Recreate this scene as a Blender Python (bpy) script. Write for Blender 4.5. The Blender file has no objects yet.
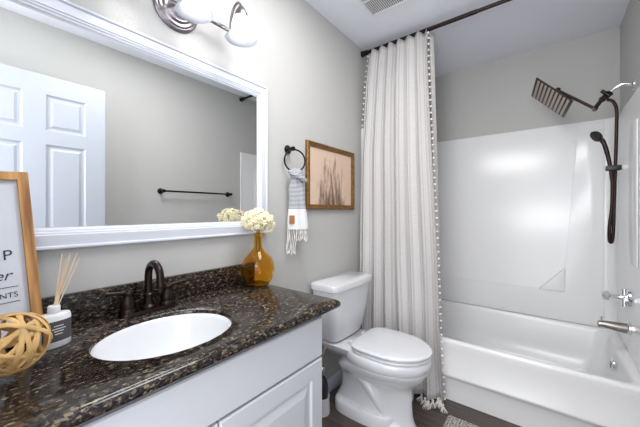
import bpy, bmesh, math, random
from mathutils import Vector, Matrix, Euler
PI = math.pi
C = bpy.context.scene.collection
SC = bpy.context.scene

# ------------------------------------------------------------------ camera
CAMX, CAMZ = 1.147, 1.19
cam_d = bpy.data.cameras.new('camera')
cam = bpy.data.objects.new('camera', cam_d); C.objects.link(cam)
cam_d.sensor_width = 36.0
cam_d.lens = 294.0/640*36
cam_d.shift_y = -2.5/640
cam_d.clip_start = 0.01
cam.location = (CAMX, 0, CAMZ)
cam.rotation_euler = (PI/2, 0, math.atan2(.6162, .7876))
SC.camera = cam

# ------------------------------------------------------------------ world, light, exposure
w = bpy.data.worlds.new('world'); SC.world = w; w.use_nodes = True
bg = w.node_tree.nodes['Background']
bg.inputs[0].default_value = (0.95, 0.965, 1.0, 1); bg.inputs[1].default_value = 2.35
SC.view_settings.view_transform = 'Standard'
SC.view_settings.look = 'None'
SC.view_settings.gamma = 1
SC.view_settings.use_curve_mapping = False
SC.view_settings.exposure = 0.60

def area(name, loc, rot, sx, sy, power, col=(1, 1, 1)):
    d = bpy.data.lights.new(name, 'AREA'); d.shape = 'RECTANGLE'; d.size = sx; d.size_y = sy
    d.energy = power; d.color = col
    o = bpy.data.objects.new(name, d); C.objects.link(o); o.location = loc; o.rotation_euler = rot
    return o
# two fill lights added to lift the room to an even brightness
_d = (Vector((.90, 1.9, 2.75))-Vector((0.98, -.62, 1.80))).to_track_quat('-Z', 'Y').to_euler()
area('bounce_fill', (0.98, -.70, 1.72), _d, 0.85, 0.7, 11.5, (0.98, 0.985, 1.0))   # soft fill added behind the camera, thrown up at the ceiling
area('ceiling_fill', (0.72, 0.85, 2.432), (0, 0, 0), 0.6, 0.6, 12, (1.0, 0.995, 0.99))   # unseen downward fill added just under the ceiling, not a lamp of the room

# ------------------------------------------------------------------ materials
def lin(c):
    return tuple((x/255/12.92 if x/255 <= .04045 else ((x/255+.055)/1.055)**2.4) for x in c)
MATS = {}
def mat(name, rgb, rough=.5, metal=0, bump=0, bscale=200, var=0, coat=0, spec=.5, **kw):
    m = bpy.data.materials.new(name); m.use_nodes = True; MATS[name] = m
    nt = m.node_tree; b = nt.nodes['Principled BSDF']
    col = (*lin(rgb), 1)
    b.inputs['Base Color'].default_value = col
    b.inputs['Roughness'].default_value = rough
    b.inputs['Metallic'].default_value = metal
    b.inputs['Coat Weight'].default_value = coat
    b.inputs['Coat Roughness'].default_value = .06
    b.inputs['Specular IOR Level'].default_value = spec
    for k, v in kw.items():
        b.inputs[k.replace('_', ' ')].default_value = v
    tc = nt.nodes.new('ShaderNodeTexCoord')
    n = nt.nodes.new('ShaderNodeTexNoise'); n.inputs['Scale'].default_value = bscale
    n.inputs['Detail'].default_value = 4
    nt.links.new(tc.outputs['Object'], n.inputs['Vector'])
    if var:
        r = nt.nodes.new('ShaderNodeValToRGB')
        r.color_ramp.elements[0].position = .3; r.color_ramp.elements[1].position = .7
        r.color_ramp.elements[0].color = tuple(c*(1-var) for c in col[:3])+(1,)
        r.color_ramp.elements[1].color = tuple(min(1, c*(1+var)) for c in col[:3])+(1,)
        nt.links.new(n.outputs['Fac'], r.inputs['Fac']); nt.links.new(r.outputs['Color'], b.inputs['Base Color'])
    if bump:
        bp = nt.nodes.new('ShaderNodeBump'); bp.inputs['Strength'].default_value = bump
        bp.inputs['Distance'].default_value = .002
        nt.links.new(n.outputs['Fac'], bp.inputs['Height']); nt.links.new(bp.outputs['Normal'], b.inputs['Normal'])
    return m

wall_m = mat('wall_paint', (190, 189, 186), .75, bump=.25, bscale=120)
ceil_m = mat('ceiling_paint', (232, 235, 243), .85, bump=.3, bscale=90)
trim_m = mat('white_trim', (216, 219, 228), .32)
door_m = mat('door_paint', (178, 183, 193), .4)
cab_m = mat('cabinet_paint', (196, 197, 201), .38)
porc_m = mat('porcelain', (226, 227, 230), .10, coat=.6)
acry_m = mat('acrylic', (236, 236, 236), .20)
brz_m = mat('oiled_bronze', (50, 40, 37), .30, metal=.85, var=.25, bscale=30)
blk_m = mat('black_metal', (26, 24, 24), .38, metal=.6)
chr_m = mat('chrome', (225, 226, 228), .08, metal=1)
nick_m = mat('brushed_nickel', (138, 132, 134), .30, metal=1)
mir_m = mat('mirror_glass', (236, 238, 238), .0, metal=1)
oak_m = mat('oak', (190, 140, 82), .5)
gold_m = mat('antique_gold', (134, 98, 52), .42, metal=.55, var=.35, bscale=60)
paper_m = mat('sign_paper', (214, 217, 224), .7)
ink_m = mat('ink', (50, 54, 60), .7)
bottle_m = mat('white_ceramic', (232, 232, 232), .25)
label_m = mat('dark_label', (74, 72, 74), .6)
reed_m = mat('reed', (222, 200, 168), .7)
ratt_m = mat('rattan', (208, 168, 108), .55, var=.25, bscale=25, bump=.5)
leather_m = mat('leather', (168, 108, 66), .7)
liner_m = mat('liner', (208, 204, 200), .8)
pom_m = mat('cotton', (232, 229, 224), .9, bump=.6, bscale=400)
vent_m = mat('vent_white', (225, 226, 230), .5)
dark_m = mat('dark_void', (30, 30, 32), .9)
plast_m = mat('black_plastic', (32, 32, 34), .4)
hose_m = mat('braided_hose', (128, 114, 106), .4)
cream_m = mat('blossom_cream', (250, 238, 206), .8, var=.10, bscale=60)
stem_m = mat('stem', (150, 140, 80), .7)
neck_m = mat('frosted_glass', (225, 228, 230), .3)
bulb_m = mat('bulb_glow', (255, 255, 255), .5, Emission_Color=(1, .98, .96, 1), Emission_Strength=15.0)

def nodes(name):
    m = bpy.data.materials.new(name); m.use_nodes = True; MATS[name] = m
    nt = m.node_tree
    return m, nt, nt.nodes['Principled BSDF'], nt.nodes.new, nt.links.new
def ramp(nt, stops):
    r = nt.nodes.new('ShaderNodeValToRGB'); e = r.color_ramp.elements
    while len(e) < len(stops): e.new(.5)
    for el, (p, c) in zip(e, stops):
        el.position = p; el.color = (*lin(c), 1)
    return r
def mapping(nt, scale, kind='Object', rot=(0, 0, 0)):
    tc = nt.nodes.new('ShaderNodeTexCoord'); mp = nt.nodes.new('ShaderNodeMapping')
    mp.inputs['Scale'].default_value = scale; mp.inputs['Rotation'].default_value = rot
    nt.links.new(tc.outputs[kind], mp.inputs['Vector'])
    return mp

# granite: dark brown with tan and grey flecks
gran_m, nt, b, N, L = nodes('granite')
mp = mapping(nt, (1, .55, 1), rot=(0, 0, .5))
nz = N('ShaderNodeTexNoise'); nz.inputs['Scale'].default_value = 165; nz.inputs['Detail'].default_value = 6
nz.inputs['Roughness'].default_value = .65; nz.inputs['Distortion'].default_value = .6
L(mp.outputs[0], nz.inputs['Vector'])
r1 = ramp(nt, [(.0, (16, 14, 14)), (.45, (22, 20, 21)), (.54, (50, 43, 40)), (.62, (100, 87, 70)), (.73, (184, 170, 140))])
L(nz.outputs['Fac'], r1.inputs['Fac'])
vo = N('ShaderNodeTexVoronoi'); vo.inputs['Scale'].default_value = 185; L(mp.outputs[0], vo.inputs['Vector'])
vr = N('ShaderNodeValToRGB'); vr.color_ramp.elements[0].position = .78; vr.color_ramp.elements[1].position = .9
sx = N('ShaderNodeSeparateColor'); L(vo.outputs['Color'], sx.inputs[0]); L(sx.outputs[0], vr.inputs['Fac'])
mx = N('ShaderNodeMix'); mx.data_type = 'RGBA'
L(vr.outputs['Color'], mx.inputs[0]); L(r1.outputs['Color'], mx.inputs[6])
r2 = ramp(nt, [(.4, (20, 18, 20)), (.62, (80, 68, 58)), (.85, (160, 144, 118))]); L(sx.outputs[1], r2.inputs['Fac'])
mx2 = N('ShaderNodeMix'); mx2.data_type = 'RGBA'; mx2.inputs[0].default_value = .45
L(r1.outputs['Color'], mx2.inputs[6]); L(r2.outputs['Color'], mx2.inputs[7]); L(mx2.outputs[2], mx.inputs[7])
L(mx.outputs[2], b.inputs['Base Color']); b.inputs['Roughness'].default_value = .13; b.inputs['Specular IOR Level'].default_value = .36

# floor planks: grey brown wood-look tile
floor_m, nt, b, N, L = nodes('plank_floor')
mp = mapping(nt, (1, 1, 1))
br = N('ShaderNodeTexBrick'); br.inputs['Scale'].default_value = 1
br.inputs['Brick Width'].default_value = .9; br.inputs['Row Height'].default_value = .15
br.inputs['Mortar Size'].default_value = .003; br.offset = .37
br.inputs['Color1'].default_value = (*lin((98, 86, 80)), 1); br.inputs['Color2'].default_value = (*lin((82, 71, 66)), 1)
br.inputs['Mortar'].default_value = (*lin((44, 38, 36)), 1)
L(mp.outputs[0], br.inputs['Vector'])
mp2 = mapping(nt, (4, 60, 1))
nz = N('ShaderNodeTexNoise'); nz.inputs['Scale'].default_value = 1; nz.inputs['Detail'].default_value = 5; L(mp2.outputs[0], nz.inputs['Vector'])
rr = ramp(nt, [(.3, (190, 190, 190)), (.7, (255, 255, 255))]); L(nz.outputs['Fac'], rr.inputs['Fac'])
mx = N('ShaderNodeMix'); mx.data_type = 'RGBA'; mx.blend_type = 'MULTIPLY'; mx.inputs[0].default_value = 1
L(br.outputs['Color'], mx.inputs[6]); L(rr.outputs['Color'], mx.inputs[7]); L(mx.outputs[2], b.inputs['Base Color'])
b.inputs['Roughness'].default_value = .38

# oak grain
nt = oak_m.node_tree; b = nt.nodes['Principled BSDF']
mp = mapping(nt, (60, 60, 4)); nz = nt.nodes.new('ShaderNodeTexNoise'); nz.inputs['Scale'].default_value = 1
nt.links.new(mp.outputs[0], nz.inputs['Vector'])
rr = ramp(nt, [(.35, (140, 92, 46)), (.55, (196, 146, 86)), (.75, (216, 172, 112))]); nt.links.new(nz.outputs['Fac'], rr.inputs['Fac'])
nt.links.new(rr.outputs['Color'], b.inputs['Base Color'])

# curtain linen with woven vertical stripes (UV: u across metres, v up metres)
curt_m, nt, b, N, L = nodes('curtain_linen')
mp = mapping(nt, (1, 1, 1), 'UV')
wv = N('ShaderNodeTexWave'); wv.bands_direction = 'X'; wv.inputs['Scale'].default_value = 5.2; wv.inputs['Distortion'].default_value = .3
L(mp.outputs[0], wv.inputs['Vector'])
r1 = ramp(nt, [(.0, (216, 214, 213)), (.72, (220, 219, 218)), (.9, (204, 201, 200)), (1, (200, 197, 196))]); L(wv.outputs['Fac'], r1.inputs['Fac'])
mp2 = mapping(nt, (260, 90, 1), 'UV'); nz = N('ShaderNodeTexNoise'); nz.inputs['Scale'].default_value = 1; nz.inputs['Detail'].default_value = 3
L(mp2.outputs[0], nz.inputs['Vector'])
r2 = ramp(nt, [(.3, (226, 224, 222)), (.7, (255, 255, 255))]); L(nz.outputs['Fac'], r2.inputs['Fac'])
mx = N('ShaderNodeMix'); mx.data_type = 'RGBA'; mx.blend_type = 'MULTIPLY'; mx.inputs[0].default_value = 1
L(r1.outputs['Color'], mx.inputs[6]); L(r2.outputs['Color'], mx.inputs[7]); L(mx.outputs[2], b.inputs['Base Color'])
b.inputs['Roughness'].default_value = .95; b.inputs['Specular IOR Level'].default_value = .1
bp = N('ShaderNodeBump'); bp.inputs['Strength'].default_value = .3; bp.inputs['Distance'].default_value = .002
L(nz.outputs['Fac'], bp.inputs['Height']); L(bp.outputs['Normal'], b.inputs['Normal'])

# towel: white with fine slate stripes on the upper part (object z)
towel_m, nt, b, N, L = nodes('towel_stripe')
tc = N('ShaderNodeTexCoord'); sp = N('ShaderNodeSeparateXYZ'); L(tc.outputs['Object'], sp.inputs[0])
mu = N('ShaderNodeMath'); mu.operation = 'MULTIPLY'; mu.inputs[1].default_value = 2*PI/.0070; L(sp.outputs[2], mu.inputs[0])
si = N('ShaderNodeMath'); si.operation = 'SINE'; L(mu.outputs[0], si.inputs[0])
gt = N('ShaderNodeMath'); gt.operation = 'GREATER_THAN'; gt.inputs[1].default_value = -.35; L(si.outputs[0], gt.inputs[0])
g2 = N('ShaderNodeMath'); g2.operation = 'GREATER_THAN'; g2.inputs[1].default_value = -.205; L(sp.outputs[2], g2.inputs[0])
m3 = N('ShaderNodeMath'); m3.operation = 'MULTIPLY'; L(gt.outputs[0], m3.inputs[0]); L(g2.outputs[0], m3.inputs[1])
mx = N('ShaderNodeMix'); mx.data_type = 'RGBA'; mx.inputs[6].default_value = (*lin((232, 231, 230)), 1); mx.inputs[7].default_value = (*lin((100, 105, 120)), 1)
L(m3.outputs[0], mx.inputs[0]); L(mx.outputs[2], b.inputs['Base Color']); b.inputs['Roughness'].default_value = .95

# rug: mottled grey and white pile
rug_m, nt, b, N, L = nodes('rug_pile')
mp = mapping(nt, (1, 1, 1)); nz = N('ShaderNodeTexNoise'); nz.inputs['Scale'].default_value = 130; nz.inputs['Detail'].default_value = 2
L(mp.outputs[0], nz.inputs['Vector']); r1 = ramp(nt, [(.4, (96, 90, 88)), (.55, (190, 186, 182)), (.7, (226, 223, 220))])
L(nz.outputs['Fac'], r1.inputs['Fac']); L(r1.outputs['Color'], b.inputs['Base Color']); b.inputs['Roughness'].default_value = 1
bp = N('ShaderNodeBump'); bp.inputs['Strength'].default_value = 1; bp.inputs['Distance'].default_value = .006
L(nz.outputs['Fac'], bp.inputs['Height']); L(bp.outputs['Normal'], b.inputs['Normal'])

# sketch of bare trunks on a tan wooden print (object y across, z up)
art_m, nt, b, N, L = nodes('tree_sketch')
mp = mapping(nt, (1, 42, 7)); nz = N('ShaderNodeTexNoise'); nz.inputs['Scale'].default_value = 1; nz.inputs['Detail'].default_value = 6
nz.inputs['Roughness'].default_value = .7; L(mp.outputs[0], nz.inputs['Vector'])
tc = N('ShaderNodeTexCoord'); sp = N('ShaderNodeSeparateXYZ'); L(tc.outputs['Object'], sp.inputs[0])
def mth(op, a, bb, c=None):
    n = N('ShaderNodeMath'); n.operation = op
    for i, v in enumerate((a, bb, c)):
        if v is None: continue
        if isinstance(v, (int, float)): n.inputs[i].default_value = v
        else: L(v, n.inputs[i])
    return n.outputs[0]
ay = mth('ABSOLUTE', mth('MULTIPLY', sp.outputs[1], 5.2), 0)
az = mth('MULTIPLY', sp.outputs[2], 4.6)
mask = mth('SUBTRACT', mth('SUBTRACT', .20, mth('MULTIPLY', mth('ADD', az, .45), .17)), mth('MULTIPLY', mth('POWER', ay, 3), .3))
fa = mth('ADD', nz.outputs['Fac'], mask)
r1 = ramp(nt, [(.55, (216, 190, 168)), (.64, (178, 150, 130)), (.78, (104, 84, 76))]); L(fa, r1.inputs['Fac'])
L(r1.outputs['Color'], b.inputs['Base Color']); b.inputs['Roughness'].default_value = .7

# amber glass
amb_m, nt, b, N, L = nodes('amber_glass')
b.inputs['Base Color'].default_value = (.96, .64, .13, 1); b.inputs['Roughness'].default_value = .02
b.inputs['Transmission Weight'].default_value = 1; b.inputs['IOR'].default_value = 1.3

# frosted lamp glass: thin, lets the bulb shine through
shade_m = bpy.data.materials.new('frosted_shade'); shade_m.use_nodes = True
nt = shade_m.node_tree; nt.nodes.clear()
o_ = nt.nodes.new('ShaderNodeOutputMaterial'); tr = nt.nodes.new('ShaderNodeBsdfTranslucent'); di = nt.nodes.new('ShaderNodeBsdfPrincipled')
di.inputs['Base Color'].default_value = (.50, .51, .56, 1); di.inputs['Roughness'].default_value = .2
tr.inputs['Color'].default_value = (.9, .92, .96, 1)
ms = nt.nodes.new('ShaderNodeMixShader'); ms.inputs[0].default_value = .5
nt.links.new(di.outputs[0], ms.inputs[1]); nt.links.new(tr.outputs[0], ms.inputs[2]); nt.links.new(ms.outputs[0], o_.inputs[0])

# ------------------------------------------------------------------ helpers
def obj(name, bm, m, parent=None, smooth=True, angle=40, loc=None):
    bmesh.ops.recalc_face_normals(bm, faces=bm.faces)
    me = bpy.data.meshes.new(name); bm.to_mesh(me); bm.free()
    me.materials.append(m)
    if smooth:
        for p in me.polygons: p.use_smooth = True
        me.set_sharp_from_angle(angle=math.radians(angle))
    o = bpy.data.objects.new(name, me); C.objects.link(o)
    if parent: o.parent = parent
    if loc: o.location = loc
    return o
def struct(name, bm, m, parent=None, **k):
    o = obj(name, bm, m, parent, **k)
    if not parent: o['kind'] = 'structure'
    return o
def tag(o, label, cat, group=None):
    o['label'] = label; o['category'] = cat
    if group: o['group'] = group
    return o
def thing(name, label, cat, loc=(0, 0, 0), rotz=0, group=None):
    o = bpy.data.objects.new(name, None); C.objects.link(o); o.empty_display_size = .05
    o.location = loc; o.rotation_euler = (0, 0, rotz)
    return tag(o, label, cat, group)
def BM(): return bmesh.new()
def box(bm, x0, x1, y0, y1, z0, z1, bev=0, seg=2):
    t = bmesh.new()
    bmesh.ops.create_cube(t, size=1)
    bmesh.ops.scale(t, vec=(x1-x0, y1-y0, z1-z0), verts=t.verts)
    bmesh.ops.translate(t, vec=((x0+x1)/2, (y0+y1)/2, (z0+z1)/2), verts=t.verts)
    if bev: bmesh.ops.bevel(t, geom=t.edges[:], offset=bev, segments=seg, affect='EDGES', profile=.5)
    join(bm, t); return bm
def join(bm, t, M=None):
    if M is not None: bmesh.ops.transform(t, matrix=M, verts=t.verts)
    me = bpy.data.meshes.new('tmp'); t.to_mesh(me); t.free(); bm.from_mesh(me); bpy.data.meshes.remove(me)
def loft(bm, rings, cap0=True, cap1=True, closed=True):
    vs = [[bm.verts.new(p) for p in r] for r in rings]
    n = len(vs[0])
    for a, b_ in zip(vs, vs[1:]):
        for i in range(n if closed else n-1):
            j = (i+1) % n
            try: bm.faces.new((a[i], a[j], b_[j], b_[i]))
            except ValueError: pass
    if cap0: bm.faces.new(vs[0])
    if cap1: bm.faces.new(list(reversed(vs[-1])))
    return vs
def lathe(bm, prof, loc=(0, 0, 0), n=32, M=None, caps=(True, True)):
    t = bmesh.new()
    loft(t, [[(r*math.cos(2*PI*i/n), r*math.sin(2*PI*i/n), z) for i in range(n)] for r, z in prof], *caps)
    T = Matrix.Translation(loc)
    join(bm, t, T @ M if M is not None else T); return bm
def axis_m(d):
    return Vector(d).normalized().to_track_quat('Z', 'Y').to_matrix().to_4x4()
def spline(pts, k=8):
    P = [Vector(p) for p in pts]; out = []
    P = [P[0]*2-P[1]] + P + [P[-1]*2-P[-2]]
    for i in range(1, len(P)-2):
        for s in range(k):
            t = s/k; a, b_, c, d = P[i-1], P[i], P[i+1], P[i+2]
            out.append(.5*((2*b_)+(-a+c)*t+(2*a-5*b_+4*c-d)*t*t+(-a+3*b_-3*c+d)*t**3))
    out.append(P[-2]); return out
def tube(bm, pts, r, n=12, closed=False, flat=1.0):
    P = [Vector(p) for p in pts]; m_ = len(P)
    R = r if hasattr(r, '__len__') else [r]*m_
    up = None; rings = []
    for i in range(m_):
        d = (P[(i+1) % m_]-P[i-1]) if closed else (P[min(i+1, m_-1)]-P[max(i-1, 0)])
        d.normalize()
        if up is None:
            up = d.orthogonal().normalized()
        else:
            up = (up-d*up.dot(d)).normalized()
        s = d.cross(up)
        rings.append([P[i]+(up*math.cos(2*PI*j/n)*flat+s*math.sin(2*PI*j/n))*R[i] for j in range(n)])
    if closed: rings.append(rings[0])
    loft(bm, rings, not closed, not closed)
    if closed: bmesh.ops.remove_doubles(bm, verts=bm.verts, dist=1e-6)
    return bm
def rrect(x0, x1, y0, y1, r, z, k=6):
    out = []
    for cx, cy, a0 in ((x1-r, y1-r, 0), (x0+r, y1-r, PI/2), (x0+r, y0+r, PI), (x1-r, y0+r, 3*PI/2)):
        for i in range(k+1):
            a = a0+PI/2*i/k; out.append((cx+r*math.cos(a), cy+r*math.sin(a), z))
    return out
def prism(bm, poly, fn, d0, d1, bev=0):
    """poly of 2D points; fn(u, v, d) -> xyz"""
    t = bmesh.new()
    loft(t, [[fn(u, v, d0) for u, v in poly], [fn(u, v, d1) for u, v in poly]])
    if bev: bmesh.ops.bevel(t, geom=t.edges[:], offset=bev, segments=3, affect='EDGES', profile=.5)
    join(bm, t)
def dup(o, parent, loc=None):
    c = o.copy(); C.objects.link(c); c.parent = parent
    if loc: c.location = loc
    return c

W, YB, H, Y0, YT = 1.52, 2.82, 2.44, -.05, 1.98   # room width, back wall, ceiling, front wall face, tub front

# ------------------------------------------------------------------ the setting
struct('floor', box(BM(), -.12, W+.12, Y0-.12, YB+.12, -.1, 0), floor_m)
struct('ceiling', box(BM(), -.12, W+.12, Y0-.12, YB+.12, H, H+.1), ceil_m)
struct('wall_left', box(BM(), -.12, 0, Y0-.12, YB+.12, 0, H), wall_m)
struct('wall_right', box(BM(), W, W+.12, Y0-.12, YB+.12, 0, H), wall_m)
struct('wall_back', box(BM(), 0, W, YB, YB+.12, 0, H), wall_m)
DX0, DX1 = .60, 1.385
bm = BM(); box(bm, 0, DX0, Y0-.12, Y0, 0, H); box(bm, DX1, W, Y0-.12, Y0, 0, H)
struct('wall_front', bm, wall_m)
bm = BM(); box(bm, DX0, DX0+.018, Y0-.12, Y0, 0, 2.06); box(bm, DX1-.018, DX1, Y0-.12, Y0, 0, 2.06)
struct('trim_1', bm, trim_m)
# baseboards
struct('baseboard_left', box(BM(), 0, .013, .860, YT-.002, 0, .09, .004), trim_m)
struct('baseboard_right', box(BM(), W-.013, W, .0, YT-.002, 0, .09, .004), trim_m)

# open six-panel door against the right wall, seen in the mirror
dx0, dx1, dy0, dy1 = 1.334, 1.369, -.03, .697
bm = BM()
cols = [(.088, .286), (.388, .588)]
rows = [(.20, .80), (.94, 1.50), (1.615, 1.80)]
rows = [(.22, .80), (.98, 1.605), (1.690, 1.915)]
ys = [dy0]+[v for c in cols for v in c]+[dy1]
zs = [.012]+[v for r in rows for v in r]+[2.032]
box(bm, dx0+.012, dx1-.012, dy0+.01, dy1-.01, .02, 2.02)
for i in range(5):
    for j in range(7):
        if i % 2 == 1 and j % 2 == 1:
            a0, a1, b0, b1 = ys[i], ys[i+1], zs[j], zs[j+1]
            for sgn, xf, xr in ((-1, dx0, dx0+.012), (1, dx1, dx1-.012)):
                for q in ((a0-.0, a0+.012, b0, b1), (a1-.012, a1, b0, b1)):
                    pass
                t = bmesh.new()
                rings = []
                for ins, xx in ((0, xf), (.010, xf-sgn*.010), (.022, xf-sgn*.010), (.036, xf-sgn*.003), (.05, xf-sgn*.003)):
                    rings.append([(xx, a0+ins, b0+ins), (xx, a1-ins, b0+ins), (xx, a1-ins, b1-ins), (xx, a0+ins, b1-ins)])
                loft(t, rings, False, True); join(bm, t)
        else:
            box(bm, dx0, dx1, ys[i], ys[i+1], zs[j], zs[j+1])
door = struct('door_1', bm, door_m, smooth=False)
bm = BM()
lathe(bm, [(.0, 0), (.032, 0), (.032, .006), (.012, .010), (.010, .03), (.024, .038), (.028, .052), (.020, .062), (.0, .064)], (dx0, .632, .96), M=axis_m((-1, 0, 0)), caps=(False, False))
obj('door_handle', bm, nick_m, door)
for z in (.25, 1.05, 1.85):
    obj('hinge', lathe(BM(), [(.006, -.045), (.006, .045)], (dx0-.004, dy0-.004, z), n=12), nick_m, door)

# ------------------------------------------------------------------ bathtub
bm = BM()
tx0, tx1, ty0, ty1, th = .006, W-.006, 1.942, YB-.006, .385
K = 6
def tb(ins, z, r): return rrect(tx0+ins, tx1-ins, ty0+ins, ty1-ins, max(r, .002), z, K)
def inner(i0, i1, yf, yb_, r, z): return rrect(tx0+i0, tx1-i1, ty0+yf, ty1-yb_, r, z, K)
rings = [tb(.022, .0, .01), tb(.022, .06, .01), tb(.016, .135, .01), tb(.010, .148, .01), tb(.002, .156, .012), tb(.002, .17, .012), tb(.008, .18, .012),
         tb(.004, th-.05, .014), tb(0, th-.02, .014), tb(.002, th-.006, .014), tb(.008, th, .014),
         inner(.035, .045, .030, .045, .06, th), inner(.043, .052, .038, .052, .07, th-.006), inner(.050, .058, .046, .058, .08, th-.03),
         inner(.13, .075, .075, .08, .10, .20), inner(.20, .10, .11, .10, .12, .09), inner(.26, .13, .15, .14, .12, .062), inner(.4, .3, .28, .26, .08, .055)]
loft(bm, rings)
tub = thing('bathtub', 'white alcove bathtub with ribbed apron behind the shower curtain', 'bathtub', (0, 0, 0))
obj('tub_shell', bm, acry_m, tub, angle=50)
bm = BM(); M = axis_m((-1, 0, .12))
lathe(bm, [(0, 0), (.036, 0), (.034, .006), (.02, .009), (0, .009)], (1.437, 2.40, .295), M=M, caps=(False, False))
box(bm, 1.420, 1.428, 2.395, 2.405, .272, .318, .003)
obj('overflow_plate', bm, chr_m, tub)

# ------------------------------------------------------------------ surround
bm = BM()
def upath(o, r):   # plan polyline of the surround's face, o = offset inwards
    pts = [(o, YT+.005)]
    for cx, cy, a0 in ((o+r, YB-o-r, PI), (W-o-r, YB-o-r, PI/2)):
        for i in range(9):
            a = a0-PI/2*i/8
            pts.append((cx+r*math.cos(a), cy+r*math.sin(a)))
    pts.append((W-o, YT+.005)); return pts
zs_ = [(.0015, th+.001), (.02, th+.001), (.02, 1.812), (.016, 1.824), (.008, 1.828), (.0015, 1.828)]
t = bmesh.new()
rings = []
for o_, z in zs_:
    rings.append([(x, y, z) for x, y in upath(o_, .06)])
loft(t, rings, False, False, closed=False)
join(bm, t)
# ends
box(bm, .0015, .02, YT+.001, YT+.012, th+.001, 1.826, .002); box(bm, W-.02, W-.0015, YT+.001, YT+.012, th+.001, 1.826, .002)
# raised field framing the big recessed panel of the long wall
F = lambda u, v, d: (u, d, v)
prism(bm, [(.08, th+.002), (1.44, th+.002), (1.44, 1.80), (1.305, 1.80), (1.236, .80), (1.236, .598), (.08, .598)], F, YB-.021, YB-.029, .0035)
# raised panel on the plumbing wall
G = lambda u, v, d: (d, u, v)
prism(bm, [(2.16, .90), (2.30, .90), (2.345, 1.0), (2.36, 1.3), (2.345, 1.55), (2.30, 1.66), (2.16, 1.66)], G, W-.021, W-.028, .003)
sur = obj('shower_surround', bm, acry_m, angle=35)
tag(sur, 'glossy white moulded shower surround rising from the bathtub rim', 'shower wall')
bm = BM()
prism(bm, [(1.08, .600), (1.232, .600), (1.232, .775)], F, YB-.022, YB-.046, .005)
obj('soap_shelf', bm, acry_m, sur)

# ------------------------------------------------------------------ vanity cabinet
CX, CYE, CT, CB = .475, .856, .851, .820
van = thing('vanity_cabinet', 'white vanity cabinet with raised-panel doors under the dark stone counter', 'cabinet')
bm = BM()
box(bm, .002, CX, Y0+.004, Y0+.022, .10, CB); box(bm, .002, CX, CYE-.018, CYE, .10, CB); box(bm, .002, CX-.018, Y0+.022, CYE-.018, .10, .118)
box(bm, .002, .012, Y0+.022, CYE-.018, .118, CB); box(bm, CX-.018, CX, Y0+.022, CYE-.018, .10, CB); box(bm, .002, CX-.06, Y0+.004, CYE, 0, .10)
obj('cabinet_body', bm, cab_m, van, smooth=False)
def panel(y0, y1, z0, z1, raised, name):
    t = bmesh.new(); xf = CX+.019
    def rg(i, x): return [(x, y0+i, z0+i), (x, y1-i, z0+i), (x, y1-i, z1-i), (x, y0+i, z1-i)]
    rings = [rg(0, CX+.0005), rg(0, xf-.004), rg(.004, xf)]
    if raised: rings += [rg(.058, xf), rg(.064, xf-.007), rg(.074, xf-.007), rg(.098, xf-.001), rg(.102, xf-.001)]
    loft(t, rings)
    return obj(name, t, cab_m, van, smooth=False)
panel(.002, .850, .665, .805, False, 'drawer_front')
for y0, y1 in ((.002, .424), (.428, .850)):
    panel(y0, y1, .105, .657, True, 'cabinet_door')

# countertop with undermount sink
SKX, SKY, SA, SB = .291, .395, .154, .180
x0, x1, y0, y1 = .002, .520, Y0+.003, .938
bm = BM()
prof = []
R_ = (CT-CB)/2
outer = []
for i in range(9):
    a = PI/2*i/8*2-PI/2
    outer.append((R_*(1-math.cos(a)), (CT+CB)/2+R_*math.sin(a)))   # inset, z  from bottom to top
def cr(ins, z):
    # bullnose only on the front and the open end
    out = []
    for p in rrect(x0, x1-ins, y0, y1-ins, .012, z, 5): out.append(p)
    # resample: add points along sides
    res = []
    n = len(out)
    for i in range(n):
        a, b_ = Vector(out[i]), Vector(out[(i+1) % n]); d = (b_-a).length
        k = 1 if d < .05 else 14
        for s in range(k): res.append(tuple(a.lerp(b_, s/k)))
    return res
top = cr(outer[-1][0], outer[-1][1])
def ell(scale_a, scale_b, z):
    out = []
    for p in top:
        a = math.atan2((p[1]-SKY)/SB, (p[0]-SKX)/SA)
        out.append((SKX+scale_a*math.cos(a), SKY+scale_b*math.sin(a), z))
    return out
rings = [ell(SA, SB, CB)]+[cr(i, z) for i, z in outer]+[ell(SA+.003, SB+.003, CT), ell(SA, SB, CT-.003), ell(SA, SB, CB)]
loft(bm, rings, False, False)
bmesh.ops.remove_doubles(bm, verts=bm.verts, dist=1e-6)
ct = obj('countertop', bm, gran_m, angle=50)
tag(ct, 'polished dark brown speckled granite countertop on the white vanity', 'countertop')
obj('backsplash', box(BM(), .002, .022, Y0+.003, .925, CT+.0005, .942, .002), gran_m, ct)
# sink
n = 64
def er(a_, b_, z, ox=0): return [(SKX+ox+a_*math.cos(2*PI*i/n), SKY+b_*math.sin(2*PI*i/n), z) for i in range(n)]
z = CT-.011
bm = BM()
rings = [er(SA-.0008, SB-.0008, z-.004), er(SA-.0008, SB-.0008, z-.001), er(SA-.002, SB-.002, z), er(SA-.006, SB-.006, z-.001),
         er(SA-.010, SB-.010, z-.012), er(SA-.020, SB-.022, z-.045), er(SA-.034, SB-.036, z-.080), er(SA-.06, SB-.07, z-.120), er(.045, .07, z-.140), er(.02, .02, z-.148)]
out = [er(.03, .03, z-.158), er(.06, .08, z-.150), er(SA-.05, SB-.06, z-.126), er(SA-.020, SB-.022, z-.075), er(SA-.004, SB-.004, z-.03)]
loft(bm, rings+out+[rings[0]], False, False); bmesh.ops.remove_doubles(bm, verts=bm.verts, dist=1e-6)
bm2 = bm
sk = obj('sink', bm2, porc_m, angle=60); tag(sk, 'oval white undermount sink set into the dark granite counter', 'sink')
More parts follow.
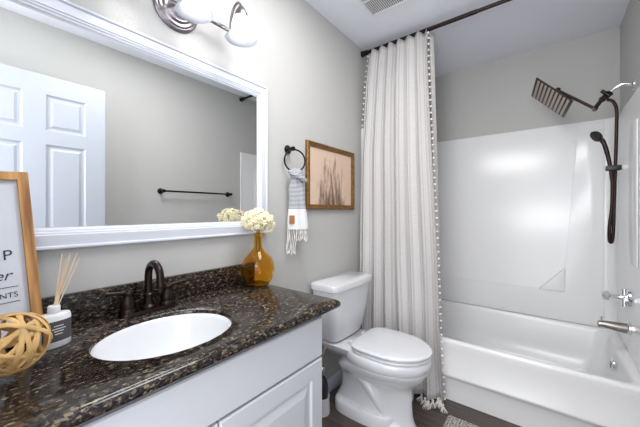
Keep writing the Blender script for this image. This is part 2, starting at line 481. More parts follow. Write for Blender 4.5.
obj('sink_drain', lathe(BM(), [(0, 0), (.021, 0), (.019, .003), (0, .002)], (SKX, SKY, z-.1485), caps=(False, False)), brz_m, sk)

# ------------------------------------------------------------------ faucet
FX, FY = .076, .426
fa = thing('sink_faucet', 'oil-rubbed bronze gooseneck faucet with two lever handles behind the oval sink', 'faucet', (FX, FY, CT))
bm = BM()
def ov(a_, b_, z): return [(a_*math.copysign(abs(math.cos(t_))**.7, math.cos(t_)), b_*math.copysign(abs(math.sin(t_))**.7, math.sin(t_)), z) for t_ in [2*PI*i/40 for i in range(40)]]
loft(bm, [ov(.029, .088, .0005), ov(.029, .088, .005), ov(.026, .085, .013)])
obj('base_plate', bm, brz_m, fa)
bm = BM()
lathe(bm, [(.022, .013), (.022, .020), (.016, .026), (.014, .05), (.016, .054), (.016, .060), (.0125, .064)])
path = [(0, 0, .055), (0, 0, .10)]
for i in range(13):
    a = PI-PI*i/12*1.02
    path.append((.045+.045*math.cos(a), 0, .118+.048*math.sin(a)))
path.append((.092, 0, .104))
tube(bm, path, [.0118]*len(path), 16)
lathe(bm, [(.0135, 0), (.0145, .004), (.0145, .012), (.0125, .016)], (.0925, 0, .094), n=20)
obj('spout', bm, brz_m, fa)
for s in (-1, 1):
    bm = BM()
    lathe(bm, [(.025, .013), (.025, .020), (.021, .026), (.0225, .032), (.021, .045), (.015, .058), (.0125, .066), (.0155, .070), (.0155, .076), (.009, .082), (.0, .084)], (0, s*.062, 0), caps=(True, False))
    hb_ = obj('handle_base', bm, brz_m, fa)
    bm = BM()
    a, b_ = Vector((0, s*.062, .076)), Vector((-.004 if s < 0 else .012, s*.122, .082))
    tube(bm, [a, a.lerp(b_, .3), a.lerp(b_, .85), a.lerp(b_, .87), b_], [.007, .0055, .0065, .0085, .0085], 12)
    obj('lever', bm, brz_m, hb_)

# ------------------------------------------------------------------ mirror
MY0, MY1, MZ0, MZ1 = Y0+.01, 1.014, 1.078, 1.816
mi = thing('wall_mirror', 'large wall mirror in a stepped white frame above the vanity', 'mirror', (0, 0, 0))
bm = BM()
def mr(ins, x): return [(x, MY0+ins, MZ0+ins), (x, MY1-ins, MZ0+ins), (x, MY1-ins, MZ1-ins), (x, MY0+ins, MZ1-ins)]
prof = [(0, .002), (0, .016), (.003, .020), (.008, .020), (.011, .014), (.015, .015), (.038, .021), (.042, .021), (.044, .018), (.049, .018), (.052, .015), (.057, .014), (.060, .010), (.064, .0085), (.064, .002)]
loft(bm, [mr(i, x) for i, x in prof], False, False)
obj('mirror_frame', bm, trim_m, mi, angle=25)
obj('mirror_pane', box(BM(), .002, .008, MY0+.06, MY1-.06, MZ0+.06, MZ1-.06), mir_m, mi, smooth=False)

# ------------------------------------------------------------------ vanity light
VL = thing('vanity_light', 'brushed nickel vanity light with three frosted bell shades above the mirror', 'lamp', (0, .56, 1.975))
bm = BM()
lathe(bm, [(0, .001), (.086, .001), (.086, .006), (.080, .011), (.074, .011), (.068, .017), (.060, .017), (.052, .024), (.040, .024), (.030, .032), (0, .034)], (0, -.005, 0), M=axis_m((1, 0, 0)), caps=(False, False), n=48)
obj('back_plate', bm, nick_m, VL)
bm = BM()
tube(bm, [(.03, 0, -.005), (.055, 0, -.005)], .012, 16); tube(bm, [(.055, -.225, -.005), (.055, .225, -.005)], .0085, 12)
obj('crossbar', bm, nick_m, VL)
for y in (-.205, 0, .205):
    bm = BM()
    tube(bm, spline([(.055, y, -.005), (.058, y, .035), (.075, y, .080), (.105, y, .095), (.128, y, .075), (.13, y, .06)]), .0055, 10)
    obj('lamp_arm', bm, nick_m, VL)
    bm = BM(); lathe(bm, [(0, .068), (.012, .066), (.020, .052), (.026, .040), (.027, .022), (.022, .020)], (.13, y, 0), caps=(False, True)); obj('socket_cup', bm, nick_m, VL)
    bm = BM()
    o = [(.024, .030), (.030, .020), (.036, .004), (.038, -.014), (.040, -.032), (.046, -.048), (.058, -.062), (.064, -.066)]
    i_ = [(r-.0025, z+.001) for r, z in reversed(o)]
    lathe(bm, o+i_, (.13, y, 0), caps=(False, False), n=40)
    ls_ = obj('lamp_shade', bm, shade_m, VL)
    bm = BM(); lathe(bm, [(0, .02), (.012, .018), (.013, .0), (.020, -.014), (.024, -.026), (.020, -.040), (.010, -.047), (0, -.048)], (.13, y, 0), caps=(False, False), n=20)
    obj('bulb', bm, bulb_m, ls_)

# ------------------------------------------------------------------ leaning sign
SW, SH, ST = .185, .44, .020
sg = thing('framed_sign', 'oak-framed white lettered sign leaning against the mirror at the counter end', 'sign', (.118, .162, CT+.012))
sg.rotation_euler = (math.radians(3), math.radians(-10.5), 0)
bm = BM()
fw = .022
for q in ((-SW, -SW+fw, 0, SH), (-fw, 0, 0, SH), (-SW+fw, -fw, 0, fw), (-SW+fw, -fw, SH-fw, SH)):
    box(bm, -ST, 0, q[0], q[1], q[2], q[3], .001, 1)
obj('sign_frame', bm, oak_m, sg)
obj('sign_board', box(BM(), -.014, -.010, -SW+fw, -fw, fw, SH-fw), paper_m, sg, smooth=False)
def text(name, s, size, m, parent, loc, rot, ext=.0004, align='LEFT', shear=0):
    cu = bpy.data.curves.new(name, 'FONT'); cu.body = s; cu.size = size; cu.extrude = ext; cu.align_x = align; cu.shear = shear
    t = bpy.data.objects.new(name, cu); C.objects.link(t)
    dg = bpy.context.evaluated_depsgraph_get(); me = bpy.data.meshes.new_from_object(t.evaluated_get(dg))
    C.objects.unlink(t); bpy.data.objects.remove(t)
    me.materials.clear(); me.materials.append(m)
    o = bpy.data.objects.new(name, me); C.objects.link(o); o.parent = parent; o.location = loc; o.rotation_euler = rot
    return o
TR = (PI/2, 0, PI/2)   # text in the plane x = const reading towards +y
text('sign_letter', 'A', .036, ink_m, sg, (-.0095, -.074, .212), TR, align='RIGHT')
text('sign_letter', 'P', .036, ink_m, sg, (-.0095, -.043, .212), TR, align='RIGHT')
text('sign_text', 'er', .036, ink_m, sg, (-.0095, -.050, .162), TR, align='RIGHT', shear=.35)
text('sign_text', 'ENTS', .018, ink_m, sg, (-.0095, -.040, .118), TR, align='RIGHT')
bm = BM(); box(bm, -.0099, -.0092, -.13, -.038, .143, .1445); box(bm, -.0099, -.0092, -.13, -.038, .106, .1075)
obj('sign_rule', bm, ink_m, sg, smooth=False)

# ------------------------------------------------------------------ reed diffuser
df = thing('reed_diffuser', 'white oval reed diffuser bottle with dark label beside the sink', 'diffuser', (.165, .170, CT+.0005), math.radians(14))
# local y = bottle's width, local x = towards the camera
bm = BM()
def se(a_, b_, z, p=.8): return [(a_*math.copysign(abs(math.cos(t_))**p, math.cos(t_)), b_*math.copysign(abs(math.sin(t_))**p, math.sin(t_)), z) for t_ in [2*PI*i/40 for i in range(40)]]
loft(bm, [se(.020, .032, 0), se(.022, .034, .003), se(.022, .034, .074), se(.020, .032, .080), se(.010, .012, .082), se(.010, .010, .083)])
obj('bottle', bm, bottle_m, df)
obj('bottle_neck', lathe(BM(), [(.011, .083), (.0125, .085), (.0125, .099), (.011, .101), (.008, .101)]), neck_m, df)
bm = BM()
pts = [(.0225*math.copysign(abs(math.cos(t_))**.8, math.cos(t_)), .0345*math.copysign(abs(math.sin(t_))**.8, math.sin(t_))) for t_ in [(-1.0+2.0*i/16) for i in range(17)]]
loft(bm, [[(x, y, z) for x, y in pts] for z in (.016, .066)], False, False, closed=False)
lb_ = obj('label', bm, label_m, df)
bm = BM()
for z, hw in ((.053, .010), (.046, .014), (.040, .010), (.033, .008)): box(bm, .0222, .0228, -hw, hw, z, z+.0018)
obj('label_text', bm, bottle_m, lb_, smooth=False)
random.seed(5)
for k in range(7):
    a = -.6+1.2*k/6
    tip = Vector((random.uniform(-.015, .012), .014+.044*(k/6)+random.uniform(-.004, .004), .088+.135+random.uniform(-.008, .008)))
    bs = Vector((-tip.x*.3, -.005+random.uniform(-.003, .003), .070))
    obj('reed', tube(BM(), [bs, tip], .0014, 6), reed_m, df)

# ------------------------------------------------------------------ woven ball
random.seed(11)
BR = .060
rb = thing('rattan_ball', 'woven tan rattan ball of loose looping bands on the counter', 'decoration', (.285, .085, CT+BR+.0105))
for k in range(13):
    ax = Vector((random.gauss(0, 1), random.gauss(0, 1), random.gauss(0, 1))).normalized()
    off = random.uniform(-.35, .35); M = axis_m(ax)
    pts = []
    rr_ = BR*(1-.03*(k % 4))
    for i in range(48):
        a = 2*PI*i/48; h = off+.10*math.sin(2*a+k)
        q = math.sqrt(max(0, 1-h*h)); pts.append(M @ Vector((q*math.cos(a)*rr_, q*math.sin(a)*rr_, h*rr_)))
    bm = BM()
    # a flat band: ribbon section
    n_ = len(pts); rings = []
    for i in range(n_):
        d = (pts[(i+1) % n_]-pts[i-1]).normalized(); nrm = pts[i].normalized(); s = d.cross(nrm).normalized()
        wv_ = .0048+.0009*math.sin(i*1.9)
        th_ = .0018+.0006*math.sin(i*2.6)
        rings.append([pts[i]+s*wv_*math.cos(t_)+nrm*th_*math.sin(t_) for t_ in [2*PI*j/8 for j in range(8)]])
    rings.append(rings[0]); loft(bm, rings, False, False); bmesh.ops.remove_doubles(bm, verts=bm.verts, dist=1e-6)
    obj('band', bm, ratt_m, rb)

# ------------------------------------------------------------------ vase and flowers
vx, vy = .101, .880
vs = obj('glass_vase', lathe(BM(), [(0, .0), (.034, .0), (.044, .005), (.056, .026), (.0645, .054), (.066, .076), (.063, .098), (.053, .120), (.036, .140), (.023, .154), (.0165, .170), (.0155, .205), (.0165, .212), (.021, .216), (.0215, .224), (.019, .228), (.014, .226), (.0125, .205), (.0135, .170), (.0195, .155), (.032, .141), (.049, .120), (.059, .098), (.062, .076), (.0605, .054), (.052, .028), (.041, .010), (0, .008)], n=48, caps=(False, False)), amb_m, loc=(vx, vy, CT+.001)); vs.scale = (1.12, 1.12, 1.05)
tag(vs, 'amber glass bottle vase with a long neck at the counter corner', 'vase')
fl = thing('flower_bunch', 'bunch of small cream blossoms standing in the amber vase', 'flowers', (vx, vy, CT+.241))
random.seed(3)
def blossom():
    t = bmesh.new()
    for cnt, rr, tilt, zz in ((6, .0085, .35, 0), (4, .0045, .95, .003)):
        for i in range(cnt):
            a = 2*PI*i/cnt+tilt
            s = bmesh.new(); bmesh.ops.create_icosphere(s, subdivisions=2, radius=.0062)
            bmesh.ops.scale(s, vec=(1.05, .85, .42), verts=s.verts)
            join(t, s, Matrix.Rotation(a, 4, 'Z') @ Matrix.Translation((rr, 0, zz)) @ Matrix.Rotation(-tilt, 4, 'Y'))
    return t
bl = None
cent = Vector((0, 0, .052)); cnt = 0
spots = []
tries = 0
while len(spots) < 88 and tries < 6000:
    tries += 1
    d = Vector((random.gauss(0, 1), random.gauss(0, 1), random.gauss(0, 1))).normalized()
    if d.z < -.75: continue
    rad = random.choice((.62, 1.0, 1.0, 1.0))
    rad *= random.uniform(.78, 1.15); p = cent+Vector((d.x*.056*rad, d.y*.070*rad, d.z*.050*rad))
    if p.y > .03 : p.z -= .008
    if min([(p-q).length for q, _ in spots] or [1]) < .0175: continue
    spots.append((p, d))
for p, d in spots:
    if bl is None:
        bl = obj('blossom', blossom(), cream_m, fl); c = bl
    else: c = dup(bl, fl)
    c.location = p; c.rotation_euler = d.to_track_quat('Z', 'Y').to_euler(); c.scale = (random.uniform(.85, 1.2),)*3
for k in range(6):
    a = 2*PI*k/6
    obj('flower_stem', tube(BM(), [(.008*math.cos(a), .008*math.sin(a), -.09), (.006*math.cos(a), .006*math.sin(a), .0), (.02*math.cos(a), .025*math.sin(a), .035)], .0016, 6), stem_m, fl)

# ------------------------------------------------------------------ towel ring and towel
TY, TZ, TRr = 1.184, 1.466, .060
tr_ = thing('towel_ring', 'black metal towel ring on the wall between mirror and framed print', 'towel ring', (0, TY, TZ))
RA = math.radians(-26)
bm = BM()
lathe(bm, [(0, .001), (.024, .001), (.024, .006), (.017, .010), (.010, .014), (.009, .035), (.012, .038), (.012, .05), (0, .052)], (0, -.012, TRr+.004), M=axis_m((1, 0, 0)), caps=(False, False), n=28)
obj('wall_mount', bm, blk_m, tr_)
bm = BM(); tube(bm, [(.046-math.sin(RA)*TRr*math.sin(a), math.cos(RA)*TRr*math.sin(a), TRr*math.cos(a)) for a in [2*PI*i/48 for i in range(48)]], .0045, 10, closed=True)
obj('ring', bm, blk_m, tr_)
# towel: scarf-like, folded over the ring's bottom; local origin at the ring bottom
tw_root = thing('hand_towel', 'white and slate striped hand towel with fringe hanging through the black ring', 'towel', (.052, TY+.004, TZ-TRr), RA)
bm = BM(); rings = []
for k in range(29):
    s = k/28; z = .014-.33*s
    hw = .041-.015*math.exp(-((s-.17)/.08)**2)+.018*s+.003*math.sin(s*9)
    th_ = .022-.006*math.exp(-((s-.17)/.08)**2)-.006*s
    if s < .08: hw *= .55+.45*(s/.08)**.5; th_ *= .6+.4*s/.08
    rg = []
    for i in range(40):
        a = 2*PI*i/40
        fold = 1+.16*math.sin(a*7+s*2.5)*min(1, s*4)+.05*math.sin(a*3+s*7)
        rg.append((th_*math.sin(a)*fold, hw*math.cos(a)+.010*s, z))
    rings.append(rg)
loft(bm, rings)
tow = obj('towel_cloth', bm, towel_m, tw_root, angle=70)
# wrap: the twisted top loop
bm = BM(); tube(bm, spline([(.018, -.050, -.002), (.026, -.02, -.020), (.028, .02, -.036), (.016, .048, -.052)]), [.010+.004*math.sin(i/32*PI*1) for i in range(25)], 12)
obj('towel_knot', bm, towel_m, tw_root)
obj('leather_tag', box(BM(), .0165, .0185, -.046, -.016, -.285, -.240, .0006, 1), leather_m, tow)['label'] = 'brown leather tag'
random.seed(7)
for k in range(15):
    y = -.050+.112*k/14; xx = random.uniform(-.008, .010)
    L_ = random.uniform(.055, .075)
    if y < .005: L_ += .075
    pts = spline([(xx, y, -.314), (xx+.003, y+random.uniform(-.004, .004), -.314-L_*.35), (xx-.002, y+random.uniform(-.006, .006), -.314-L_*.7), (xx, y+random.uniform(-.006, .006), -.314-L_)], 4)
    obj('fringe', tube(BM(), pts, [.0032, .0028, .0022, .003, .0036, .003, .0024, .0026, .003, .0026, .0022, .0026, .0034][:len(pts)], 6), pom_m, tow)

# ------------------------------------------------------------------ framed print
PY0, PY1, PZ0, PZ1 = 1.322, 1.850, 1.200, 1.612
pc = thing('framed_print', 'gold-framed sketch of bare trunks on a tan background, on the wall above the toilet', 'picture', (0, (PY0+PY1)/2, (PZ0+PZ1)/2))
hw, hh = (PY1-PY0)/2, (PZ1-PZ0)/2
def pr(ins, x): return [(x, -hw+ins, -hh+ins), (x, hw-ins, -hh+ins), (x, hw-ins, hh-ins), (x, -hw+ins, hh-ins)]
bm = BM(); loft(bm, [pr(i, x) for i, x in [(0, .002), (0, .018), (.003, .022), (.010, .024), (.018, .018), (.024, .018), (.028, .014), (.030, .014), (.030, .004)]], False, False)
obj('picture_frame', bm, gold_m, pc, angle=25)
obj('art_print', box(BM(), .003, .008, -hw+.028, hw-.028, -hh+.028, hh-.028), art_m, pc, smooth=False)

# ------------------------------------------------------------------ toilet
TC = 1.565
to = thing('toilet', 'white two-piece toilet with closed lid beside the shower curtain', 'toilet', (0, TC, 0))
def egg(xb, xf, hw_, z, n=48, p=1.0, back=.8):
    # outline: blunt back, rounder front
    out = []; cx = xb+(xf-xb)*.45
    for i in range(n):
        a = 2*PI*i/n; c, s = math.cos(a), math.sin(a)
        if c >= 0: out.append((cx+(xf-cx)*c**p if True else 0, hw_*math.copysign(abs(s)**1.0, s), z))
        else: out.append((cx-(cx-xb)*abs(c)**back, hw_*math.copysign(abs(s)**back, s), z))
    return out
# tank
bm = BM()
def tk(x1_, hwf, z, r=.035, x0_=.018): return rrect(x0_, x1_, -hwf, hwf, r, z, 6)
def tank_ring(x1_, hwf, z, r=.035, bow=.010, x0_=.018):
    # front face bowed
    pts = []
    for (x, y, zz) in rrect(x0_, x1_, -hwf, hwf, r, z, 6): pts.append((x, y, zz))
    res = []; n = len(pts)
    for i in range(n):
        a, b_ = Vector(pts[i]), Vector(pts[(i+1) % n]); d = (b_-a).length; k = 1 if d < .05 else 8
        for s in range(k):
            q = a.lerp(b_, s/k); f = (q.x-x0_)/(x1_-x0_)
            q.x += bow*max(0, f)*(1-(q.y/hwf)**2); res.append(tuple(q))
    return res
loft(bm, [tank_ring(.140, .140, .408, .03), tank_ring(.155, .158, .416), tank_ring(.166, .172, .46), tank_ring(.180, .198, .57), tank_ring(.188, .212, .67), tank_ring(.192, .216, .722)])
obj('tank', bm, porc_m, to)
bm = BM(); loft(bm, [tank_ring(.195, .219, .722, bow=.012), tank_ring(.203, .226, .727, bow=.012, x0_=.012), tank_ring(.205, .228, .750, bow=.012, x0_=.010), tank_ring(.201, .224, .761, bow=.012, x0_=.014), tank_ring(.188, .211, .766, bow=.012, x0_=.024)])
obj('tank_lid', bm, porc_m, to)
# bowl + pedestal in one skin
bm = BM()
rings = [egg(.09, .580, .112, .0, back=.5), egg(.09, .583, .114, .012, back=.5), egg(.09, .570, .106, .03, back=.5), egg(.10, .560, .094, .07, back=.5), egg(.13, .556, .084, .13, back=.5), egg(.13, .556, .084, .19, back=.5),
         egg(.12, .560, .100, .226, back=.6), egg(.11, .595, .130, .258, back=.7), egg(.12, .622, .162, .292, back=.7), egg(.16, .638, .174, .325), egg(.17, .641, .177, .335), egg(.17, .640, .176, .339), egg(.17, .650, .185, .346), egg(.175, .652, .186, .392), egg(.18, .646, .180, .400)]
loft(bm, rings)
obj('bowl', bm, porc_m, to, angle=60)
bm = BM()
loft(bm, [rrect(.05, .30, -.085, .085, .03, .315), rrect(.03, .32, -.125, .125, .04, .35), rrect(.02, .33, -.150, .150, .05, .375), rrect(.02, .33, -.155, .155, .05, .398), rrect(.03, .32, -.148, .148, .045, .404)])
obj('bowl_deck', bm, porc_m, to)
for s in (-1, 1):
    bm = BM()
    pth = spline([(.16, s*.050, .33), (.24, s*.074, .29), (.32, s*.080, .22), (.38, s*.076, .15), (.42, s*.064, .08)], 6)
    tube(bm, pth, [.024+.010*math.sin(i/24*PI) for i in range(len(pth))], 16)
    obj('trapway', bm, porc_m, to)
bm = BM(); loft(bm, [egg(.10, .52, .130, .0, back=.5), egg(.10, .52, .132, .055, back=.5), egg(.105, .515, .126, .068, back=.5), egg(.12, .49, .095, .082, back=.5)])
ft_ = obj('foot', bm, porc_m, to)
for s in (-1, 1):
    obj('bolt_cap', lathe(BM(), [(.014, 0), (.014, .008), (.010, .017), (0, .020)], (.31, s*.110, .066), n=20, caps=(True, False)), porc_m, ft_)
def slab(xb, xf, hw_, z0, z1, r=.006, back=.55):
    t = bmesh.new()
    loft(t, [egg(xb+r, xf-r, hw_-r, z0, back=back), egg(xb, xf, hw_, z0+r, back=back), egg(xb, xf, hw_, z1-r, back=back), egg(xb+r*.6, xf-r*.6, hw_-r*.6, z1-r*.35, back=back), egg(xb+r*2.2, xf-r*2.2, hw_-r*2.2, z1, back=back), egg(xb+.08, xf-.1, hw_-.1, z1+.002, back=back)])
    return t
sr_ = obj('seat_ring', slab(.252, .652, .178, .402, .420, back=.42), porc_m, to)
obj('seat_lid', slab(.243, .658, .182, .423, .446, .008, back=.42), porc_m, to)
for s in (-1, 1):
    obj('seat_hinge', box(BM(), .205, .245, s*.075-.022, s*.075+.022, .404, .425, .006), porc_m, sr_)

# water supply: valve on the wall, hose up to the tank
ws = thing('supply_valve', 'chrome shut-off valve and hose on the wall beneath the toilet tank', 'valve', (0, 1.395, .245))
bm = BM(); lathe(bm, [(0, .001), (.028, .001), (.026, .006), (.010, .008), (.008, .05), (.013, .052), (.013, .07), (0, .072)], M=axis_m((1, 0, 0)), caps=(False, False)); obj('valve_body', bm, chr_m, ws)
bm = BM(); lathe(bm, [(0, 0), (.016, 0), (.018, .006), (.014, .012), (0, .012)], (.073, 0, 0), M=axis_m((1, 0, 0)), caps=(False, False)); obj('valve_knob', bm, chr_m, ws)
obj('supply_hose', tube(BM(), spline([(.06, 0, .008), (.066, -.010, .05), (.085, -.012, .09), (.09, .01, .13), (.085, .06, .155)]), .0065, 10), hose_m, ws)

# toilet brush in white holder beside the cabinet
tb_ = thing('toilet_brush', 'black toilet brush in a white holder between the vanity and the toilet', 'toilet brush', (.085, 1.375, 0))
bm = BM(); lathe(bm, [(0, .001), (.046, .001), (.048, .01), (.044, .095), (.046, .10), (.042, .10), (.040, .095), (.043, .012), (0, .012)], caps=(False, False)); obj('brush_holder', bm, bottle_m, tb_)
bm = BM(); lathe(bm, [(0, .02), (.030, .03), (.037, .10), (.039, .14), (.034, .18), (.022, .208), (0, .215)], caps=(False, False)); obj('brush_cover', bm, plast_m, tb_)

# ------------------------------------------------------------------ curtain rod and curtain
RZ, RY = 2.402, 1.992
rodm_ = mat('rod_bronze', (48, 36, 32), .35, metal=.6)
rod = thing('curtain_rod', 'dark bronze shower curtain rod running wall to wall just below the ceiling', 'curtain rod', (0, RY, RZ))
obj('rod_tube', tube(BM(), [(.012, 0, 0), (.80, 0, 0), (.801, 0, 0), (W-.012, 0, 0)], [.0135, .0135, .0115, .0115], 16), rodm_, rod)
for x, d in ((.001, 1), (W-.001, -1)):
    obj('end_cap', lathe(BM(), [(0, 0), (.022, 0), (.022, .008), (.0185, .014), (.0185, .05), (.0135, .052)], (x, 0, 0), M=axis_m((d, 0, 0)), n=24, caps=(False, False)), blk_m, rod)

CU = thing('shower_curtain', 'oatmeal striped linen shower curtain with pompom edges, drawn to the left', 'curtain', (0, RY-.03, 0))
NF = 6.5
def cpt(u, z):
    s = max(0, 1-(z-.02)/2.395)      # 0 top .. 1 bottom
    xe = .497+.133*s; xs = .062-.050*min(1, s*3)
    # folds unevenly spaced
    uu = u+.018*math.sin(2*PI*u*2.3+1)+.012*math.sin(2*PI*u*5.1)
    ph = 2*PI*NF*uu
    A = .027+.013*s
    if s < .03: A *= .65+.35*s/.03
    x = xs+(xe-xs)*uu+.007*math.sin(2*ph)*(.5+s*.5)+.006*math.sin(3*s*PI+u*9)*s
    y = A*math.sin(ph)*(.8+.2*math.sin(u*13+1.7))+.010*math.sin(s*5+u*8)*s-.075*s+.010-.022*min(1, s*8)
    if z > 2.30: z -= .010*(z-2.30)/.098*(1+math.sin(ph))
    return Vector((x, y, z))
NU, NV = 340, 60
bm = BM(); uvl = bm.loops.layers.uv.new('UVMap')
grid = []
for j in range(NV+1):
    z = .022+(2.398-.022)*(j/NV)
    grid.append([bm.verts.new(cpt(i/NU, z)) for i in range(NU+1)])
for j in range(NV):
    for i in range(NU):
        f = bm.faces.new((grid[j][i], grid[j][i+1], grid[j+1][i+1], grid[j+1][i]))
        for l, (a, b_) in zip(f.loops, ((i, j), (i+1, j), (i+1, j+1), (i, j+1))):
            l[uvl].uv = (a/NU*1.85, b_/NV*2.4)
cur = obj('curtain_cloth', bm, curt_m, CU, angle=180)
md = cur.modifiers.new('thickness', 'SOLIDIFY'); md.thickness = .0016; md.offset = 0
# pompoms down both vertical edges
random.seed(2)
def pom():
    t = bmesh.new(); bmesh.ops.create_icosphere(t, subdivisions=2, radius=.0070)
    for v in t.verts: v.co *= 1+random.uniform(-.14, .10)
    return t
pm = obj('pompom', pom(), pom_m, CU); first = True
for u, cnt, dx in ((1.0, 56, .012), (0.0, 16, -.004)):
    for k in range(cnt):
        z = 2.36-(2.36-(.06 if u else 1.75))*k/(cnt-1)
        p = cpt(u, z)+Vector((dx, -.006, 0))
        if u == 0: p += Vector((.004, -.012, 0))
        c = pm if first else dup(pm, CU); first = False
        c.location = p; c.rotation_euler = (k, k*1.3, k*.7)
# tassels along the hem at the free corner
def tassel():
    t = bmesh.new(); 
    bmesh.ops.create_icosphere(t, subdivisions=2, radius=.008)
    for k in range(9):
        a = 2*PI*k/9
        tube(t, spline([(0, 0, 0), (.006*math.cos(a), .006*math.sin(a)-.004, -.010), (.013*math.cos(a), .010*math.sin(a)-.022, -.013), (.018*math.cos(a), .012*math.sin(a)-.042, -.0135)], 4), .0020, 6)
    return t
ts = obj('tassel', tassel(), pom_m, CU); first = True
for u in (.74, .79, .83, .86, .89, .915, .94, .96, .98, .998):
    c = ts if first else dup(ts, CU); first = False
    c.location = cpt(u, .022)+Vector((0, -.010, -.004)); c.rotation_euler = (0, 0, (u-.8)*2.2)
# liner inside the tub
ln = BM(); g = []
for j in range(41):
    z = .39+(2.39-.39)*j/40; row = []
    for i in range(161):
        u = i/160; s = 1-(z-.2)/2.2
        row.append(ln.verts.new((.055+(.470+.025*s)*u, .012+.014*math.sin(u*2*PI*8+.6)+.085*min(1, s*1.6) , z)))
    g.append(row)
for j in range(40):
    for i in range(160): ln.faces.new((g[j][i], g[j][i+1], g[j+1][i+1], g[j+1][i]))
LN = obj('curtain_liner', ln, liner_m, angle=180, loc=(0, RY+.036, 0)); tag(LN, 'plain pale liner hanging inside the tub behind the linen curtain', 'curtain')
md = LN.modifiers.new('thickness', 'SOLIDIFY'); md.thickness = .001; md.offset = 0

# ------------------------------------------------------------------ shower fittings (plane y = 2.41)
SY = 2.41
sh = thing('shower_head_set', 'bronze square rain shower head on a jointed extension arm', 'shower head', (0, SY, 0))
bm = BM(); tube(bm, spline([(W-.001, -.02, 1.900), (1.48, -.012, 1.918), (1.445, -.004, 1.905), (1.415, 0, 1.872)]), .0085, 12)
lathe(bm, [(0, .0), (.030, .0), (.027, .007), (.010, .012)], (W-.0005, -.02, 1.900), M=axis_m((-1, 0, 0)), caps=(False, False)); obj('shower_arm', bm, chr_m, sh)
# diverter
bm = BM()
tube(bm, [(1.428, 0, 1.885), (1.385, 0, 1.848)], .0165, 14); tube(bm, [(1.408, 0, 1.845), (1.408, 0, 1.895)], .0125, 12)
tube(bm, [(1.42, -.015, 1.865), (1.385, -.02, 1.900)], [.012, .009], 10)
obj('diverter', bm, brz_m, sh)
bm = BM(); tube(bm, [(1.388, 0, 1.85), (1.360, 0, 1.808)], .011, 12); lathe(bm, [(0, -.015), (.014, -.013), (.014, .013), (0, .015)], (1.360, 0, 1.805), M=axis_m((0, 1, 0)), caps=(False, False), n=16)
tube(bm, [(1.360, 0, 1.805), (1.190, 0, 1.955)], .0085, 12); lathe(bm, [(0, -.016), (.015, -.014), (.015, .014), (0, .016)], (1.186, 0, 1.958), M=axis_m((0, 1, 0)), caps=(False, False), n=16)
obj('extension_arm', bm, brz_m, sh)
xax = Vector((.683, 0, -.730)); yax = Vector((-.15, 1, -.14)).normalized(); zax = xax.cross(yax)
HM = Matrix((xax, yax, zax)).transposed().to_4x4(); HM.translation = Vector((1.150, 0, 1.918))
t = bmesh.new(); box(t, -.128, .128, -.120, .120, -.004, .004, .002); bm = BM(); join(bm, t, HM)
headm_ = mat('dark_bronze', (46, 36, 34), .35, metal=.4)
tube(bm, [HM @ Vector((0, 0, 0)), (1.184, 0, 1.956)], .012, 12)
rh_ = obj('rain_head', bm, headm_, sh)
bm = BM()
for k in range(9):
    xx = -.104+.208*k/8; t = bmesh.new(); box(t, xx-.0070, xx+.0070, -.110, .110, -.0055, -.0035); join(bm, t, HM)
obj('nozzle_strip', bm, mat('nozzle_rubber', (190, 174, 164), .5), rh_, smooth=False)

hs = thing('hand_shower', 'bronze hand shower with long looping hose held beside the rain head', 'hand shower', (0, SY, 0))
bm = BM()
hx, hz = 1.372, 1.60
tube(bm, spline([(1.432, -.02, 1.36), (1.424, -.02, 1.44), (1.410, -.02, 1.53), (1.394, -.02, 1.595), (1.374, -.02, 1.625)]), [.009]*8+[.010]*8+[.011]*8+[.012]*9, 14)
obj('handle', bm, brz_m, hs)
bm = BM(); lathe(bm, [(0, .014), (.018, .012), (.032, .002), (.036, -.010), (.033, -.014), (0, -.016)], (1.368, -.025, 1.636), M=axis_m((.72, .35, .55)), caps=(False, False), n=28)
obj('spray_face', bm, brz_m, hs)
bm = BM()
tube(bm, spline([(1.412, 0, 1.843), (1.425, 0, 1.842), (1.44, 0, 1.825), (1.452, 0, 1.78), (1.452, 0, 1.68), (1.447, 0, 1.45), (1.440, -.01, 1.20), (1.436, -.015, 1.06), (1.430, -.015, 1.01), (1.420, -.018, 1.02), (1.420, -.02, 1.10), (1.430, -.02, 1.22), (1.432, -.02, 1.36)], 8), .0082, 12)
obj('hose', bm, brz_m, hs)
bm = BM(); box(bm, 1.405, 1.470, -.034, .012, 1.425, 1.455, .005); obj('holder', bm, plast_m, hs)
bm = BM(); box(bm, 1.470, W-.0215, -.018, .004, 1.43, 1.452, .004); obj('holder_bracket', bm, bottle_m, hs)

# valve handle
vh = thing('tub_valve', 'chrome bathtub valve handle above the spout', 'tap', (W-.0205, 2.37, .70))
bm = BM(); lathe(bm, [(0, 0), (.050, 0), (.048, .007), (.020, .012), (.016, .03), (.014, .04), (0, .04)], M=axis_m((-1, 0, 0)), caps=(False, False)); obj('escutcheon', bm, chr_m, vh)
bm = BM(); tube(bm, [(-.04, 0, 0), (-.085, 0, 0)], .011, 12); lathe(bm, [(0, 0), (.018, .0), (.027, .008), (.027, .026), (.018, .034), (0, .036)], (-.080, 0, 0), M=axis_m((-1, 0, 0)), caps=(False, False), n=8); tube(bm, [(-.022, -.0, .050), (-.022, 0, -.050)], .010, 10); tube(bm, [(-.022, -.050, 0), (-.022, .050, 0)], .010, 10)
obj('cross_handle', bm, chr_m, vh)
sp_ = thing('tub_spout', 'bronze tub spout with diverter pin low on the surround wall', 'spout', (W-.0205, 2.34, .535))
bm = BM()
def scr(x, hw_, z0, z1): return [(x, hw_*math.cos(a), (z0+z1)/2+(z1-z0)/2*math.sin(a)) for a in [2*PI*i/24 for i in range(24)]]
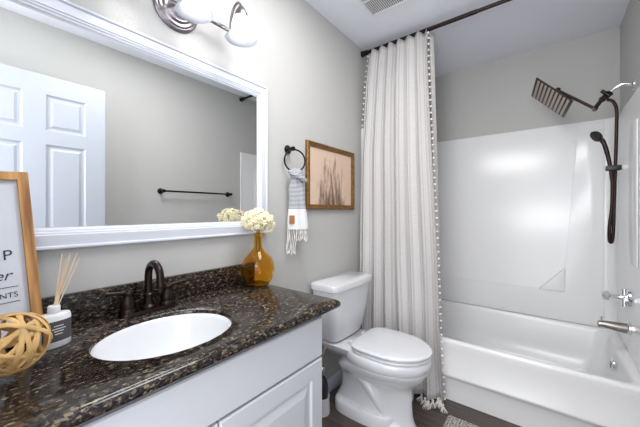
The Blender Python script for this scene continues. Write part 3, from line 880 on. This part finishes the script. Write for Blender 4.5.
loft(bm, [scr(-.012, .029, -.026, .030), scr(-.05, .026, -.024, .028), scr(-.115, .020, -.012, .024), scr(-.132, .018, -.016, .020), scr(-.136, .010, -.008, .010)])
obj('spout_body', bm, mat('spout_nickel', (150, 143, 138), .28, metal=.9), sp_)
obj('wall_ring', lathe(BM(), [(0, 0), (.034, 0), (.034, .012), (.030, .016), (0, .016)], (0, 0, .002), M=axis_m((-1, 0, 0)), caps=(False, False)), chr_m, sp_)
obj('diverter_pin', lathe(BM(), [(.004, 0), (.004, .018), (.008, .020), (.008, .026), (0, .028)], (-.118, 0, .020), n=14, caps=(True, False)), chr_m, sp_)

# ------------------------------------------------------------------ towel bar on the right wall (seen in the mirror)
tbm = thing('towel_bar', 'black towel bar on the wall opposite, seen in the mirror', 'towel bar', (W, 1.485, 1.362))
obj('bar', tube(BM(), [(-.058, -.34, 0), (-.058, .34, 0)], .008, 12), blk_m, tbm)
for y in (-.335, .335):
    obj('bar_mount', lathe(BM(), [(0, .001), (.025, .001), (.024, .007), (.012, .012), (.010, .045), (.014, .05), (.014, .07), (0, .072)], (0, y, 0), M=axis_m((-1, 0, 0)), caps=(False, False), n=24), blk_m, tbm)

# ------------------------------------------------------------------ ceiling vent
vt = thing('ceiling_vent', 'white slatted ceiling vent grille near the shower', 'vent', (.39, 1.545, H))
bm = BM(); hx, hy = .135, .145
for q in ((-hx, hx, -hy, -hy+.014), (-hx, hx, hy-.014, hy), (-hx, -hx+.014, -hy+.014, hy-.014), (hx-.014, hx, -hy+.014, hy-.014)): box(bm, q[0], q[1], q[2], q[3], -.010, -.001, .002, 1)
box(bm, -hx+.014, hx-.014, -.004, .004, -.0085, -.002)
obj('vent_frame', bm, vent_m, vt)
obj('vent_backing', box(BM(), -hx+.01, hx-.01, -hy+.01, hy-.01, -.002, -.0008), dark_m, vt, smooth=False)
sl = None
for k in range(20):
    xx = -hx+.022+(2*hx-.044)*k/19
    if sl is None: sl = obj('slat', box(BM(), -.0024, .0024, -hy+.014, hy-.014, -.008, -.003), vent_m, vt, smooth=False); c = sl
    else: c = dup(sl, vt)
    c.location = (xx, 0, 0)

# ------------------------------------------------------------------ bath rug
bm = BM()
t = bmesh.new(); box(t, -.35, .35, -.25, .25, .001, .016, .007, 3); join(bm, t)
rg_ = obj('bath_rug', bm, rug_m, loc=(1.035, 1.55, 0)); tag(rg_, 'mottled grey and white bath rug on the floor before the tub', 'rug')
